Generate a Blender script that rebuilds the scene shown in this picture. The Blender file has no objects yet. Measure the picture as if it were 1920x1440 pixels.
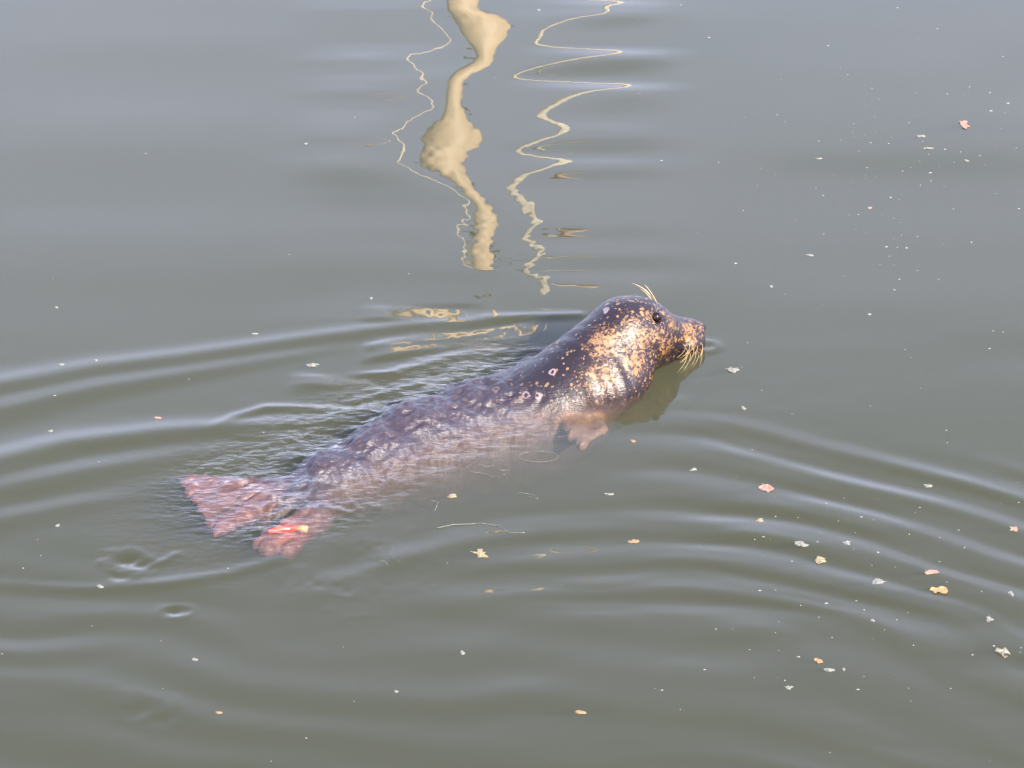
import bpy, bmesh, math, random
import numpy as np
from mathutils import Vector, Matrix

random.seed(7)
rng = np.random.default_rng(7)
scn = bpy.context.scene

# ------------------------------------------------------------------ camera
PITCH = math.radians(28.0)
DIST = 8.0
SP, CP = math.sin(PITCH), math.cos(PITCH)
CAM = np.array([0.0, -DIST * CP, DIST * SP])
FPX = 8000.0                       # focal length in pixels of a 1920 px wide frame
cam_data = bpy.data.cameras.new('camera')
cam_data.lens = 150.0
cam_data.sensor_width = 36.0
cam_data.clip_start = 0.1
cam_data.clip_end = 2000.0
cam = bpy.data.objects.new('camera', cam_data)
cam.location = CAM
cam.rotation_euler = (math.pi / 2 - PITCH, 0, 0)
scn.collection.objects.link(cam)
scn.camera = cam

# ------------------------------------------------------------------ sky and sun
SUN_EL = math.radians(30.0)
SUN_AZ = math.radians(150.0)       # from +Y towards +X: behind the viewer, to the right
world = bpy.data.worlds.new('World')
scn.world = world
world.use_nodes = True
wn, wl = world.node_tree.nodes, world.node_tree.links
wn.clear()
sky = wn.new('ShaderNodeTexSky')
sky.sky_type = 'NISHITA'
sky.sun_disc = False
sky.sun_elevation = SUN_EL
sky.sun_rotation = SUN_AZ
sky.altitude = 0
sky.air_density = 1.0
sky.dust_density = 2.5
sky.ozone_density = 1.0
bg = wn.new('ShaderNodeBackground')
bg.inputs['Strength'].default_value = 0.12
wout = wn.new('ShaderNodeOutputWorld')
# thin high cloud, mixed over the clear sky
tc = wn.new('ShaderNodeTexCoord')
mp = wn.new('ShaderNodeMapping'); mp.inputs['Scale'].default_value = (1.0, 1.0, 3.0)
nz = wn.new('ShaderNodeTexNoise'); nz.inputs['Scale'].default_value = 2.2
nz.inputs['Detail'].default_value = 5; nz.inputs['Roughness'].default_value = 0.5
rp = wn.new('ShaderNodeMapRange')
rp.inputs['From Min'].default_value = 0.42; rp.inputs['From Max'].default_value = 0.72
rp.inputs['To Min'].default_value = 0.55; rp.inputs['To Max'].default_value = 0.95
mx = wn.new('ShaderNodeMix'); mx.data_type = 'RGBA'
mx.inputs['B'].default_value = (5.1, 5.5, 8.1, 1)
wl.new(tc.outputs['Generated'], mp.inputs['Vector'])
wl.new(mp.outputs['Vector'], nz.inputs['Vector'])
wl.new(nz.outputs['Fac'], rp.inputs['Value'])
sepz = wn.new('ShaderNodeSeparateXYZ'); wl.new(tc.outputs['Generated'], sepz.inputs[0])
hz = wn.new('ShaderNodeMapRange'); hz.interpolation_type = 'SMOOTHSTEP'
hz.inputs['From Min'].default_value = 0.20; hz.inputs['From Max'].default_value = 0.75
hz.inputs['To Min'].default_value = 1.15; hz.inputs['To Max'].default_value = 0.25
wl.new(sepz.outputs['Z'], hz.inputs['Value'])
hm = wn.new('ShaderNodeMath'); hm.operation = 'MULTIPLY'; hm.use_clamp = True
wl.new(rp.outputs['Result'], hm.inputs[0]); wl.new(hz.outputs['Result'], hm.inputs[1])
wl.new(hm.outputs[0], mx.inputs['Factor'])
wl.new(sky.outputs['Color'], mx.inputs['A'])
wl.new(mx.outputs['Result'], bg.inputs['Color'])
wl.new(bg.outputs[0], wout.inputs['Surface'])

sd = bpy.data.lights.new('sun', 'SUN')
sd.energy = 5.0
sd.angle = math.radians(0.5)
sd.color = (1.0, 0.90, 0.77)
sun = bpy.data.objects.new('sun', sd)
sdir = Vector((math.sin(SUN_AZ) * math.cos(SUN_EL), math.cos(SUN_AZ) * math.cos(SUN_EL), math.sin(SUN_EL)))
sun.rotation_euler = sdir.to_track_quat('Z', 'Y').to_euler()
sun.location = sdir * 30
scn.collection.objects.link(sun)

vs = scn.view_settings
vs.view_transform = 'Standard'
vs.look = 'None'
vs.exposure = 2.0
vs.gamma = 1.0
vs.use_curve_mapping = False
cy = scn.cycles
cy.use_denoising = True
cy.denoiser = 'OPENIMAGEDENOISE'
cy.max_bounces = 10
cy.volume_bounces = 2
cy.transparent_max_bounces = 12
cy.caustics_reflective = False
cy.caustics_refractive = False
cy.sample_clamp_indirect = 4.0

# ------------------------------------------------------------------ helpers
col = scn.collection

def unproj(u, v, z=0.0):
    """pixel of the photograph (1920 wide) -> point on the level z"""
    u = np.asarray(u, float); v = np.asarray(v, float)
    dx = (u - 960.0) / FPX; dy = (720.0 - v) / FPX
    wx = dx; wy = CP + dy * SP; wz = -SP + dy * CP
    t = (z - CAM[2]) / wz
    return CAM[0] + wx * t, CAM[1] + wy * t

def proj(x, y, z=0.0):
    rx = x - CAM[0]; ry = y - CAM[1]; rz = z - CAM[2]
    f = ry * CP - rz * SP
    up = ry * SP + rz * CP
    return 960 + FPX * rx / f, 720 - FPX * up / f

def mesh_obj(name, verts, faces, mat=None, parent=None, smooth=True, loc=None):
    me = bpy.data.meshes.new(name)
    v = np.asarray(verts, dtype=np.float64)
    if loc is not None:
        v = v - np.asarray(loc)
    if isinstance(faces, np.ndarray):
        n, k = faces.shape
        me.vertices.add(len(v)); me.vertices.foreach_set('co', v.astype(np.float32).ravel())
        me.loops.add(n * k); me.loops.foreach_set('vertex_index', faces.astype(np.int32).ravel())
        me.polygons.add(n)
        me.polygons.foreach_set('loop_start', np.arange(0, n * k, k, dtype=np.int32))
        me.polygons.foreach_set('loop_total', np.full(n, k, dtype=np.int32))
        me.update(calc_edges=True)
        me.validate()
    else:
        me.from_pydata([tuple(p) for p in v], [], faces)
    me.polygons.foreach_set('use_smooth', np.full(len(me.polygons), smooth))
    o = bpy.data.objects.new(name, me)
    if mat: me.materials.append(mat)
    if parent: o.parent = parent
    if loc is not None and parent is None: o.location = loc
    col.objects.link(o)
    return o

def tag(o, label=None, cat=None, group=None, kind=None):
    if label: o['label'] = label
    if cat: o['category'] = cat
    if group: o['group'] = group
    if kind: o['kind'] = kind
    return o

def empty(name, loc):
    o = bpy.data.objects.new(name, None)
    o.location = loc
    col.objects.link(o)
    return o

def new_mat(name):
    m = bpy.data.materials.new(name)
    m.use_nodes = True
    nt = m.node_tree
    nt.nodes.clear()
    return m, nt.nodes, nt.links

def simple_mat(name, rgb, rough=0.6, vary=0.25, scale=40.0, bump=0.0, sss=0.0, rgb2=None):
    m, n, l = new_mat(name)
    out = n.new('ShaderNodeOutputMaterial')
    b = n.new('ShaderNodeBsdfPrincipled')
    b.inputs['Roughness'].default_value = rough
    tcn = n.new('ShaderNodeTexCoord')
    ns = n.new('ShaderNodeTexNoise'); ns.inputs['Scale'].default_value = scale; ns.inputs['Detail'].default_value = 4
    cr = n.new('ShaderNodeValToRGB')
    a = rgb2 or tuple(c * (1 - vary) for c in rgb)
    cr.color_ramp.elements[0].position = 0.35; cr.color_ramp.elements[0].color = (*a, 1)
    cr.color_ramp.elements[1].position = 0.65; cr.color_ramp.elements[1].color = (*rgb, 1)
    l.new(tcn.outputs['Object'], ns.inputs['Vector']); l.new(ns.outputs['Fac'], cr.inputs['Fac'])
    l.new(cr.outputs['Color'], b.inputs['Base Color'])
    if bump:
        bp = n.new('ShaderNodeBump'); bp.inputs['Strength'].default_value = bump; bp.inputs['Distance'].default_value = 0.002
        l.new(ns.outputs['Fac'], bp.inputs['Height']); l.new(bp.outputs['Normal'], b.inputs['Normal'])
    l.new(b.outputs[0], out.inputs['Surface'])
    return m

def gauss1(a, s, axis=0):
    r = int(3 * s) + 1
    k = np.exp(-0.5 * (np.arange(-r, r + 1) / s) ** 2); k /= k.sum()
    p = [(0, 0)] * a.ndim; p[axis] = (r, r)
    ap = np.pad(a, p, mode='edge')
    out = np.zeros_like(a)
    n = a.shape[axis]
    for i, w in enumerate(k):
        sl = [slice(None)] * a.ndim; sl[axis] = slice(i, i + n)
        out += w * ap[tuple(sl)]
    return out

def vnoise(X, Y, seed):
    """smooth value noise"""
    r = np.random.default_rng(seed)
    T = r.random((256, 256)) * 2 - 1
    xi = np.floor(X).astype(int); yi = np.floor(Y).astype(int)
    fx = X - xi; fy = Y - yi
    fx = fx * fx * fx * (fx * (fx * 6 - 15) + 10); fy = fy * fy * fy * (fy * (fy * 6 - 15) + 10)
    a = T[xi % 256, yi % 256]; b = T[(xi + 1) % 256, yi % 256]
    c = T[xi % 256, (yi + 1) % 256]; d = T[(xi + 1) % 256, (yi + 1) % 256]
    return (a * (1 - fx) + b * fx) * (1 - fy) + (c * (1 - fx) + d * fx) * fy

def sstep(a, b, x):
    t = np.clip((x - a) / (b - a), 0, 1)
    return t * t * (3 - 2 * t)

# ------------------------------------------------------------------ the seal as a distance field
SPINE = np.array([   # x, y, z, radius
    (-0.430, -0.410, -0.050, 0.026),
    (-0.385, -0.365, -0.050, 0.040),
    (-0.330, -0.300, -0.052, 0.056),
    (-0.250, -0.215, -0.066, 0.078),
    (-0.160, -0.125, -0.085, 0.102),
    (-0.060, -0.045, -0.098, 0.110),
    (0.030, 0.000, -0.092, 0.108),
    (0.095, 0.016, -0.052, 0.097),
    (0.137, 0.034, -0.006, 0.082),
    (0.176, 0.057, 0.034, 0.068),
    (0.212, 0.086, 0.061, 0.063),
    (0.245, 0.100, 0.063, 0.054),
])

def capsule(P, a, b, ra, rb):
    ba = b - a
    pa = P - a
    h = np.clip((pa @ ba) / (ba @ ba), 0, 1)
    return np.linalg.norm(pa - h[..., None] * ba, axis=-1) - (ra + (rb - ra) * h)

def tri(P, a, b, c, th):
    """thin rounded triangular web"""
    ba, cb, ac = b - a, c - b, a - c
    pa, pb, pc = P - a, P - b, P - c
    n_ = np.cross(ba, ac)
    dt2 = lambda q: (q * q).sum(axis=-1)
    s = np.sign(pa @ np.cross(ba, n_)) + np.sign(pb @ np.cross(cb, n_)) + np.sign(pc @ np.cross(ac, n_))
    e = [dt2(e_ * np.clip((p_ @ e_) / (e_ @ e_), 0, 1)[..., None] - p_) for e_, p_ in ((ba, pa), (cb, pb), (ac, pc))]
    edge = np.minimum(np.minimum(e[0], e[1]), e[2])
    pl = (pa @ n_) ** 2 / (n_ @ n_)
    return np.sqrt(np.where(s < 2.0, edge, pl)) - th

def ellipsoid(P, c, r, R=None):
    q = P - c
    if R is not None:
        q = q @ R
    r = np.asarray(r)
    k0 = np.linalg.norm(q / r, axis=-1)
    k1 = np.linalg.norm(q / (r * r), axis=-1)
    return k0 * (k0 - 1.0) / np.maximum(k1, 1e-9)

def smin(a, b, k):
    h = np.clip(0.5 + 0.5 * (b - a) / k, 0, 1)
    return b * (1 - h) + a * h - k * h * (1 - h)

def smax(a, b, k):
    return -smin(-a, -b, k)

def frame(fwd, up=(0, 0, 1)):
    f = np.array(fwd, float); f /= np.linalg.norm(f)
    s = np.cross(f, np.array(up, float)); s /= np.linalg.norm(s)
    t = np.cross(s, f)
    return np.stack([f, s, t], axis=1)      # columns: forward, right (towards viewer for this seal), up

HEADC = np.array([0.214, 0.088, 0.060])
HF = frame((0.85, 0.48, -0.17))             # heading of the head, nose slightly down
BF = frame((0.72, 0.69, 0.0))

EYE = None

def H(f, s, t):
    """head-local point: forward, towards the viewer, up"""
    return HEADC + HF @ np.array([f, s, t])

# hind flippers: fans defined by (root, tips...) in pixels on levels
def PX(u, v, z):
    x, y = unproj(u, v, z)
    return np.array([float(x), float(y), z])

FIN_A = [PX(335, 898, -0.016), PX(352, 925, -0.020), PX(372, 953, -0.022), PX(386, 978, -0.022), PX(402, 1002, -0.020)]
FIN_ROOT = PX(535, 925, -0.035)
FIN_B = [PX(484, 1020, -0.036), PX(505, 1030, -0.038), PX(540, 1032, -0.044)]
FIN_B_ROOT = PX(588, 972, -0.042)
FORE_ROOT = PX(1085, 760, -0.060)
FORE = [PX(1062, 803, -0.034), PX(1076, 820, -0.034), PX(1090, 834, -0.034), PX(1132, 806, -0.038)]

def sdf(P):
    d = None
    for i in range(len(SPINE) - 1):
        c = capsule(P, SPINE[i, :3], SPINE[i + 1, :3], SPINE[i, 3], SPINE[i + 1, 3])
        d = c if d is None else smin(d, c, 0.030)
    # skull, brow, cheek
    d = smin(d, ellipsoid(P, H(0.015, 0, 0.003), (0.076, 0.064, 0.064), HF), 0.02)
    # throat and chest filling the neck towards the viewer side
    d = smin(d, ellipsoid(P, np.array([0.170, 0.022, 0.000]), (0.085, 0.085, 0.060)), 0.03)
    d = smin(d, ellipsoid(P, np.array([0.200, 0.045, 0.008]), (0.062, 0.060, 0.060)), 0.03)
    # muzzle: bridge + two whisker pads + chin
    d = smin(d, capsule(P, H(0.055, 0, -0.006), H(0.146, 0, -0.010), 0.047, 0.0290), 0.030)
    for s in (-1, 1):
        d = smin(d, ellipsoid(P, H(0.136, 0.0190 * s, -0.021), (0.034, 0.0240, 0.0235), HF), 0.008)
    d = smin(d, capsule(P, H(0.035, 0, -0.046), H(0.124, 0, -0.042), 0.042, 0.0205), 0.014)
    d = smin(d, ellipsoid(P, H(0.168, 0, 0.003), (0.012, 0.013, 0.0095), HF), 0.006)      # nose pad
    for s in (-1, 1):
        d = smin(d, ellipsoid(P, H(0.052, 0.034 * s, 0.036), (0.022, 0.014, 0.010), HF), 0.012)   # brow ridge
        if EYE is not None: d = smax(d, -ellipsoid(P, H(EYE[0], EYE[1] * s, EYE[2]), (0.0120, 0.0095, 0.0090), HF), 0.005)  # eye socket
        d = smax(d, -ellipsoid(P, H(0.176, 0.0065 * s, 0.006), (0.0075, 0.0022, 0.0035), HF), 0.002)  # nostril
        d = smax(d, -ellipsoid(P, H(0.018, 0.071 * s, -0.002), (0.0035, 0.006, 0.003), HF), 0.003)  # ear hole
        d = smax(d, -capsule(P, H(0.076, 0.040 * s, -0.0400), H(0.156, 0.022 * s, -0.0390), 0.0028, 0.0026), 0.004)  # mouth line
    # hind flippers
    for k, tip in enumerate(FIN_A):
        c = capsule(P, FIN_ROOT, tip, 0.019, 0.0082 if k in (0, 4) else 0.0066)
        d = smin(d, c, 0.016)
    for k in range(len(FIN_A) - 1):
        d = smin(d, tri(P, FIN_ROOT, FIN_ROOT + 0.975 * (FIN_A[k] - FIN_ROOT), FIN_ROOT + 0.975 * (FIN_A[k + 1] - FIN_ROOT), 0.0050), 0.007)
    for k in range(len(FIN_B) - 1):
        d = smin(d, tri(P, FIN_B_ROOT, FIN_B[k], FIN_B[k + 1], 0.007), 0.012)
    for k in range(len(FORE) - 1):
        d = smin(d, tri(P, FORE_ROOT, FORE[k], FORE[k + 1], 0.006), 0.012)
    for tip in FIN_B:
        d = smin(d, capsule(P, FIN_B_ROOT, tip, 0.022, 0.010), 0.012)
    d = smin(d, capsule(P, FIN_B_ROOT, SPINE[2, :3], 0.024, 0.045), 0.02)
    # fore flipper on the near side
    for tip in FORE:
        d = smin(d, capsule(P, FORE_ROOT, tip, 0.026, 0.007), 0.012)
    d = smin(d, capsule(P, np.array([0.07, 0.0, -0.09]), FORE_ROOT, 0.06, 0.03), 0.03)
    # far fore flipper, only a stub is ever seen
    d = smin(d, capsule(P, np.array([0.03, 0.07, -0.11]), np.array([-0.04, 0.20, -0.17]), 0.035, 0.012), 0.03)
    return d

def surface_nets(lo, hi, h):
    nx, ny, nz = [int(math.ceil((hi[i] - lo[i]) / h)) + 1 for i in range(3)]
    xs = lo[0] + h * np.arange(nx); ys = lo[1] + h * np.arange(ny); zs = lo[2] + h * np.arange(nz)
    F = np.empty((nx, ny, nz), np.float32)
    F[:] = 1.0
    B = 8
    cen = np.array([(x, y, z) for x in range(0, nx, B) for y in range(0, ny, B) for z in range(0, nz, B)])
    P = np.array(lo) + h * (cen + (B - 1) / 2)
    dc = sdf(P)
    thr = h * B * 0.87 * 1.15 + 0.012
    for (i, j, k), dv in zip(cen, dc):
        sl = (slice(i, min(i + B, nx)), slice(j, min(j + B, ny)), slice(k, min(k + B, nz)))
        if dv < -thr: F[sl] = -1.0
    act_ = cen[np.abs(dc) <= thr]
    g = np.arange(B)
    for c0 in range(0, len(act_), 256):
        c = act_[c0:c0 + 256]
        ix = np.broadcast_to((c[:, 0, None, None, None] + g[None, :, None, None]), (len(c), B, B, B))
        iy = np.broadcast_to((c[:, 1, None, None, None] + g[None, None, :, None]), (len(c), B, B, B))
        iz = np.broadcast_to((c[:, 2, None, None, None] + g[None, None, None, :]), (len(c), B, B, B))
        ok = (ix < nx) & (iy < ny) & (iz < nz)
        ix, iy, iz = ix[ok], iy[ok], iz[ok]
        F[ix, iy, iz] = sdf(np.array(lo) + h * np.stack([ix, iy, iz], axis=-1))
    S = F < 0
    cnt = np.zeros((nx - 1, ny - 1, nz - 1), np.int8)
    for a in (0, 1):
        for b in (0, 1):
            for c in (0, 1):
                cnt += S[a:nx - 1 + a, b:ny - 1 + b, c:nz - 1 + c]
    act = (cnt > 0) & (cnt < 8)
    idx = -np.ones(act.shape, np.int64)
    I = np.argwhere(act)
    idx[act] = np.arange(len(I))
    acc = np.zeros((len(I), 3)); num = np.zeros(len(I))
    cor = [(a, b, c) for a in (0, 1) for b in (0, 1) for c in (0, 1)]
    for p in cor:
        for ax in range(3):
            if p[ax] == 1: continue
            q = list(p); q[ax] = 1
            f0 = F[I[:, 0] + p[0], I[:, 1] + p[1], I[:, 2] + p[2]]
            f1 = F[I[:, 0] + q[0], I[:, 1] + q[1], I[:, 2] + q[2]]
            m = (f0 < 0) != (f1 < 0)
            t = np.where(m, f0 / np.where(m, f0 - f1, 1), 0)
            pt = np.tile(np.array(p, float), (len(I), 1)); pt[:, ax] += t
            acc[m] += pt[m]; num[m] += 1
    V = (I + acc / num[:, None]) * h + np.array(lo)
    faces = []
    for ax in range(3):
        o1, o2 = [(1, 2), (2, 0), (0, 1)][ax]
        A = [slice(None)] * 3; B = [slice(None)] * 3
        A[ax] = slice(0, -1); B[ax] = slice(1, None)
        s0 = S[tuple(A)]; s1 = S[tuple(B)]
        E = np.argwhere(s0 != s1)
        E = E[(E[:, o1] > 0) & (E[:, o2] > 0) & (E[:, o1] < S.shape[o1] - 1) & (E[:, o2] < S.shape[o2] - 1)]
        def cell(d1, d2):
            c = E.copy(); c[:, o1] -= d1; c[:, o2] -= d2
            return idx[c[:, 0], c[:, 1], c[:, 2]]
        q = np.stack([cell(1, 1), cell(0, 1), cell(0, 0), cell(1, 0)], axis=1)
        flip = ~s0[E[:, 0], E[:, 1], E[:, 2]]
        q[flip] = q[flip][:, ::-1]
        faces.append(q)
    Fq = np.concatenate(faces)
    Fq = Fq[(Fq >= 0).all(axis=1)]
    return V, Fq

def trace(u, v):
    d = np.array([(u - 960) / FPX, CP + (720 - v) / FPX * SP, -SP + (720 - v) / FPX * CP])
    d /= np.linalg.norm(d)
    t = 7.0
    for _ in range(200):
        p = CAM + d * t
        s = float(sdf(p[None])[0])
        if s < 1e-4: break
        t += s * 0.8
        if t > 9.5: return None
    return p

_e = HF.T @ (trace(1234, 596) - HEADC)
EYE = (float(_e[0]), float(_e[1]), float(_e[2]))
V, Fq = surface_nets((-0.70, -0.76, -0.27), (0.43, 0.25, 0.19), 0.0036)
# light smoothing
for it in range(2):
    s = np.zeros_like(V); n = np.zeros(len(V))
    for a, b in ((0, 1), (1, 2), (2, 3), (3, 0)):
        np.add.at(s, Fq[:, a], V[Fq[:, b]]); np.add.at(n, Fq[:, a], 1)
        np.add.at(s, Fq[:, b], V[Fq[:, a]]); np.add.at(n, Fq[:, b], 1)
    V = V * 0.5 + 0.5 * s / np.maximum(n, 1)[:, None]

def grad(P, e=0.002):
    g = np.stack([sdf(P + np.eye(3)[i] * e) - sdf(P - np.eye(3)[i] * e) for i in range(3)], axis=-1)
    return g / np.linalg.norm(g, axis=-1, keepdims=True)

# fur folds and rolls of skin at the neck and over the back, as real relief
hl = (V - HEADC) @ HF
along = (V[:, 0] * 0.72 + V[:, 1] * 0.69)
roll = np.exp(-((along - 0.10) / 0.05) ** 2) * np.sin(along * 2 * math.pi / 0.028) * 0.0012
rough_back = vnoise(along * 45 + 50, (V[:, 1] * .72 - V[:, 0] * .69) * 90 + 50, 3) * 0.0038 \
    + vnoise(along * 110 + 50, (V[:, 1] * .72 - V[:, 0] * .69) * 160 + 50, 4) * 0.0018
rough_back += 0.0060 * vnoise(along * 17 + 50, (V[:, 1] * .72 - V[:, 0] * .69) * 22 + 50, 6) * sstep(-0.05, -0.2, along)
wb = sstep(0.04, -0.08, along)
nrm = grad(V)
ra_ = V - FIN_ROOT
ang_ = np.arctan2(ra_[:, 1], -ra_[:, 0])
webm = sstep(0.03, 0.06, np.linalg.norm(ra_[:, :2], axis=1)) * (V[:, 0] < FIN_ROOT[0]) * (V[:, 1] > -0.7)
V = V + nrm * (webm * 0.0022 * np.cos(ang_ * 22))[:, None]
V = V + nrm * (roll + rough_back * wb)[:, None]

# ---- coat material
def seal_material():
    m, n, l = new_mat('seal_coat')
    out = n.new('ShaderNodeOutputMaterial')
    b = n.new('ShaderNodeBsdfPrincipled')
    tcn = n.new('ShaderNodeTexCoord')
    def attr(name):
        a = n.new('ShaderNodeAttribute'); a.attribute_name = name; return a.outputs['Fac']
    pale, fin, flank, cheek, gold_, hind, fore_, red_ = attr('pale'), attr('fin'), attr('flank'), attr('cheek'), attr('gold'), attr('hind'), attr('fore'), attr('red')
    def math_(op, a, bb=None, c=None, clamp=False):
        q = n.new('ShaderNodeMath'); q.operation = op; q.use_clamp = clamp
        for i, x in enumerate((a, bb, c)):
            if x is None: continue
            if isinstance(x, (int, float)): q.inputs[i].default_value = x
            else: l.new(x, q.inputs[i])
        return q.outputs[0]
    def mixc(f, a, bb):
        q = n.new('ShaderNodeMix'); q.data_type = 'RGBA'
        if isinstance(f, (int, float)): q.inputs['Factor'].default_value = f
        else: l.new(f, q.inputs['Factor'])
        for k, x in (('A', a), ('B', bb)):
            if isinstance(x, tuple): q.inputs[k].default_value = (*x, 1)
            else: l.new(x, q.inputs[k])
        return q.outputs['Result']
    def noise(scale, detail=4, rough=0.55, vec=None, dist=0.0):
        q = n.new('ShaderNodeTexNoise'); q.inputs['Scale'].default_value = scale
        q.inputs['Detail'].default_value = detail; q.inputs['Roughness'].default_value = rough
        q.inputs['Distortion'].default_value = dist
        l.new(vec or tcn.outputs['Object'], q.inputs['Vector'])
        return q.outputs['Fac']
    # warped coordinates
    wv = n.new('ShaderNodeTexNoise'); wv.inputs['Scale'].default_value = 60; wv.inputs['Detail'].default_value = 2
    l.new(tcn.outputs['Object'], wv.inputs['Vector'])
    vm = n.new('ShaderNodeVectorMath'); vm.operation = 'SUBTRACT'; vm.inputs[1].default_value = (.5, .5, .5)
    l.new(wv.outputs['Color'], vm.inputs[0])
    vsn = n.new('ShaderNodeVectorMath'); vsn.operation = 'SCALE'; vsn.inputs['Scale'].default_value = 0.016
    l.new(vm.outputs[0], vsn.inputs[0])
    va = n.new('ShaderNodeVectorMath'); va.operation = 'ADD'
    l.new(tcn.outputs['Object'], va.inputs[0]); l.new(vsn.outputs[0], va.inputs[1])
    W = va.outputs[0]
    def voro(scale, vec=W):
        q = n.new('ShaderNodeTexVoronoi'); q.inputs['Scale'].default_value = scale
        l.new(vec, q.inputs['Vector'])
        sp = n.new('ShaderNodeSeparateColor'); l.new(q.outputs['Color'], sp.inputs[0])
        return q.outputs['Distance'], sp.outputs[0], sp.outputs[1]
    # base dark coat
    nb = noise(14, 5)
    dark = mixc(nb, (0.004, 0.0028, 0.005), (0.015, 0.0095, 0.015))
    # fine pale flecks
    d1, r1, g1 = voro(105)
    d3, r3, g3 = voro(185)
    fl = math_('MULTIPLY', math_('LESS_THAN', d1, math_('ADD', 0.16, math_('MULTIPLY', g1, 0.26))), math_('GREATER_THAN', r1, math_('SUBTRACT', 0.70, math_('MULTIPLY', cheek, 0.22))))
    fl2 = math_('MULTIPLY', math_('LESS_THAN', d3, 0.34), math_('GREATER_THAN', r3, math_('SUBTRACT', 0.90, math_('MULTIPLY', cheek, 0.35))))
    fl = math_('MAXIMUM', fl, fl2)
    paletone = mixc(noise(70), (0.085, 0.040, 0.014), (0.20, 0.135, 0.078))
    paletone = mixc(math_('MULTIPLY', gold_, 0.7), paletone, (0.150, 0.070, 0.008))
    # pale rings on the back
    d2, r2, g2 = voro(38)
    ring = math_('MULTIPLY', math_('LESS_THAN', math_('ABSOLUTE', math_('SUBTRACT', d2, 0.24)), 0.065), math_('GREATER_THAN', r2, 0.66))
    # cheek: pale with dark blotches
    bl = noise(125, 4, 0.62, W, 0.8)
    thr = math_('SUBTRACT', 0.82, math_('MULTIPLY', pale, 0.36))
    blotch = n.new('ShaderNodeMapRange'); blotch.interpolation_type = 'SMOOTHSTEP'
    l.new(bl, blotch.inputs['Value'])
    l.new(math_('SUBTRACT', thr, 0.035), blotch.inputs['From Min']); l.new(math_('ADD', thr, 0.035), blotch.inputs['From Max'])
    c = mixc(math_('MULTIPLY', fl, math_('SUBTRACT', 1.0, math_('MAXIMUM', math_('MULTIPLY', flank, .6), math_('MULTIPLY', hind, .75)))), dark, paletone)
    c = mixc(math_('MULTIPLY', hind, math_('MULTIPLY', noise(55, 5, 0.7, W), 0.55)), c, (0.046, 0.036, 0.058))
    c = mixc(math_('MULTIPLY', ring, math_('SUBTRACT', 1.0, math_('MAXIMUM', cheek, hind))), c, (0.16, 0.12, 0.13))
    brown = mixc(noise(120), (0.045, 0.018, 0.012), (0.085, 0.040, 0.022))
    bw = n.new('ShaderNodeMapRange'); l.new(bl, bw.inputs['Value'])
    l.new(math_('SUBTRACT', thr, 0.10), bw.inputs['From Min']); l.new(thr, bw.inputs['From Max'])
    c = mixc(math_('MULTIPLY', bw.outputs['Result'], math_('MINIMUM', math_('MULTIPLY', pale, 1.5), 1.0)), c, brown)
    c = mixc(blotch.outputs['Result'], c, paletone)
    d4, r4, g4 = voro(75)
    dk = math_('MULTIPLY', math_('LESS_THAN', d4, math_('ADD', 0.18, math_('MULTIPLY', g4, 0.25))), math_('GREATER_THAN', r4, 0.45))
    c = mixc(math_('MULTIPLY', dk, math_('MULTIPLY', pale, 0.85)), c, (0.020, 0.008, 0.008))
    # wet flank below the water, mauve-grey and mottled
    fk = mixc(noise(48, 6, 0.72, W, 0.9), (0.005, 0.0035, 0.008), (0.140, 0.085, 0.085))
    c = mixc(math_('MULTIPLY', flank, 0.85), c, fk)
    # flippers, reddish brown skin
    fs = mixc(noise(30, 4, 0.6, W), (0.024, 0.010, 0.016), (0.135, 0.055, 0.044))
    c = mixc(fin, c, fs)
    c = mixc(math_('MULTIPLY', fore_, 0.75), c, mixc(noise(60, 5, 0.7, W), (0.045, 0.024, 0.022), (0.22, 0.130, 0.080)))
    c = mixc(red_, c, mixc(noise(70, 4, 0.6, W), (0.20, 0.022, 0.016), (0.34, 0.085, 0.035)))
    l.new(c, b.inputs['Base Color'])
    b.inputs['Roughness'].default_value = 0.42
    l.new(math_('SUBTRACT', 0.33, math_('MULTIPLY', flank, 0.25)), b.inputs['Specular IOR Level'])
    l.new(math_('SUBTRACT', math_('ADD', 0.26, math_('MULTIPLY', hind, 0.35)), math_('MULTIPLY', flank, 0.20)), b.inputs['Coat Weight'])
    b.inputs['Coat Roughness'].default_value = 0.22
    b.inputs['Coat IOR'].default_value = 1.33
    # fur grain running along the body
    mpn = n.new('ShaderNodeMapping'); mpn.inputs['Rotation'].default_value = (0, 0, -0.76)
    mpn.inputs['Scale'].default_value = (0.35, 1.4, 1.4)
    l.new(tcn.outputs['Object'], mpn.inputs['Vector'])
    g = noise(260, 3, 0.6, mpn.outputs[0])
    g2_ = noise(120, 3, 0.5, W)
    hsum = math_('ADD', math_('MULTIPLY', g, 0.8), g2_)
    bp = n.new('ShaderNodeBump'); bp.inputs['Strength'].default_value = 0.55; bp.inputs['Distance'].default_value = 0.0022
    l.new(math_('ADD', 0.0022, math_('MULTIPLY', hind, 0.0022)), bp.inputs['Distance'])
    l.new(hsum, bp.inputs['Height']); l.new(bp.outputs['Normal'], b.inputs['Normal'])
    l.new(bp.outputs['Normal'], b.inputs['Coat Normal'])
    l.new(b.outputs[0], out.inputs['Surface'])
    return m

root_loc = np.array([0.0, 0.0, -0.1])
seal = empty('seal', root_loc)
tag(seal, 'spotted dark harbour seal swimming to the right with raised head and trailing flippers', 'seal')
body = mesh_obj('body', V, Fq, seal_material(), seal, True, root_loc)

def set_attr(me, name, arr):
    a = me.attributes.new(name, 'FLOAT', 'POINT'); a.data.foreach_set('value', arr.astype(np.float32))

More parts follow.
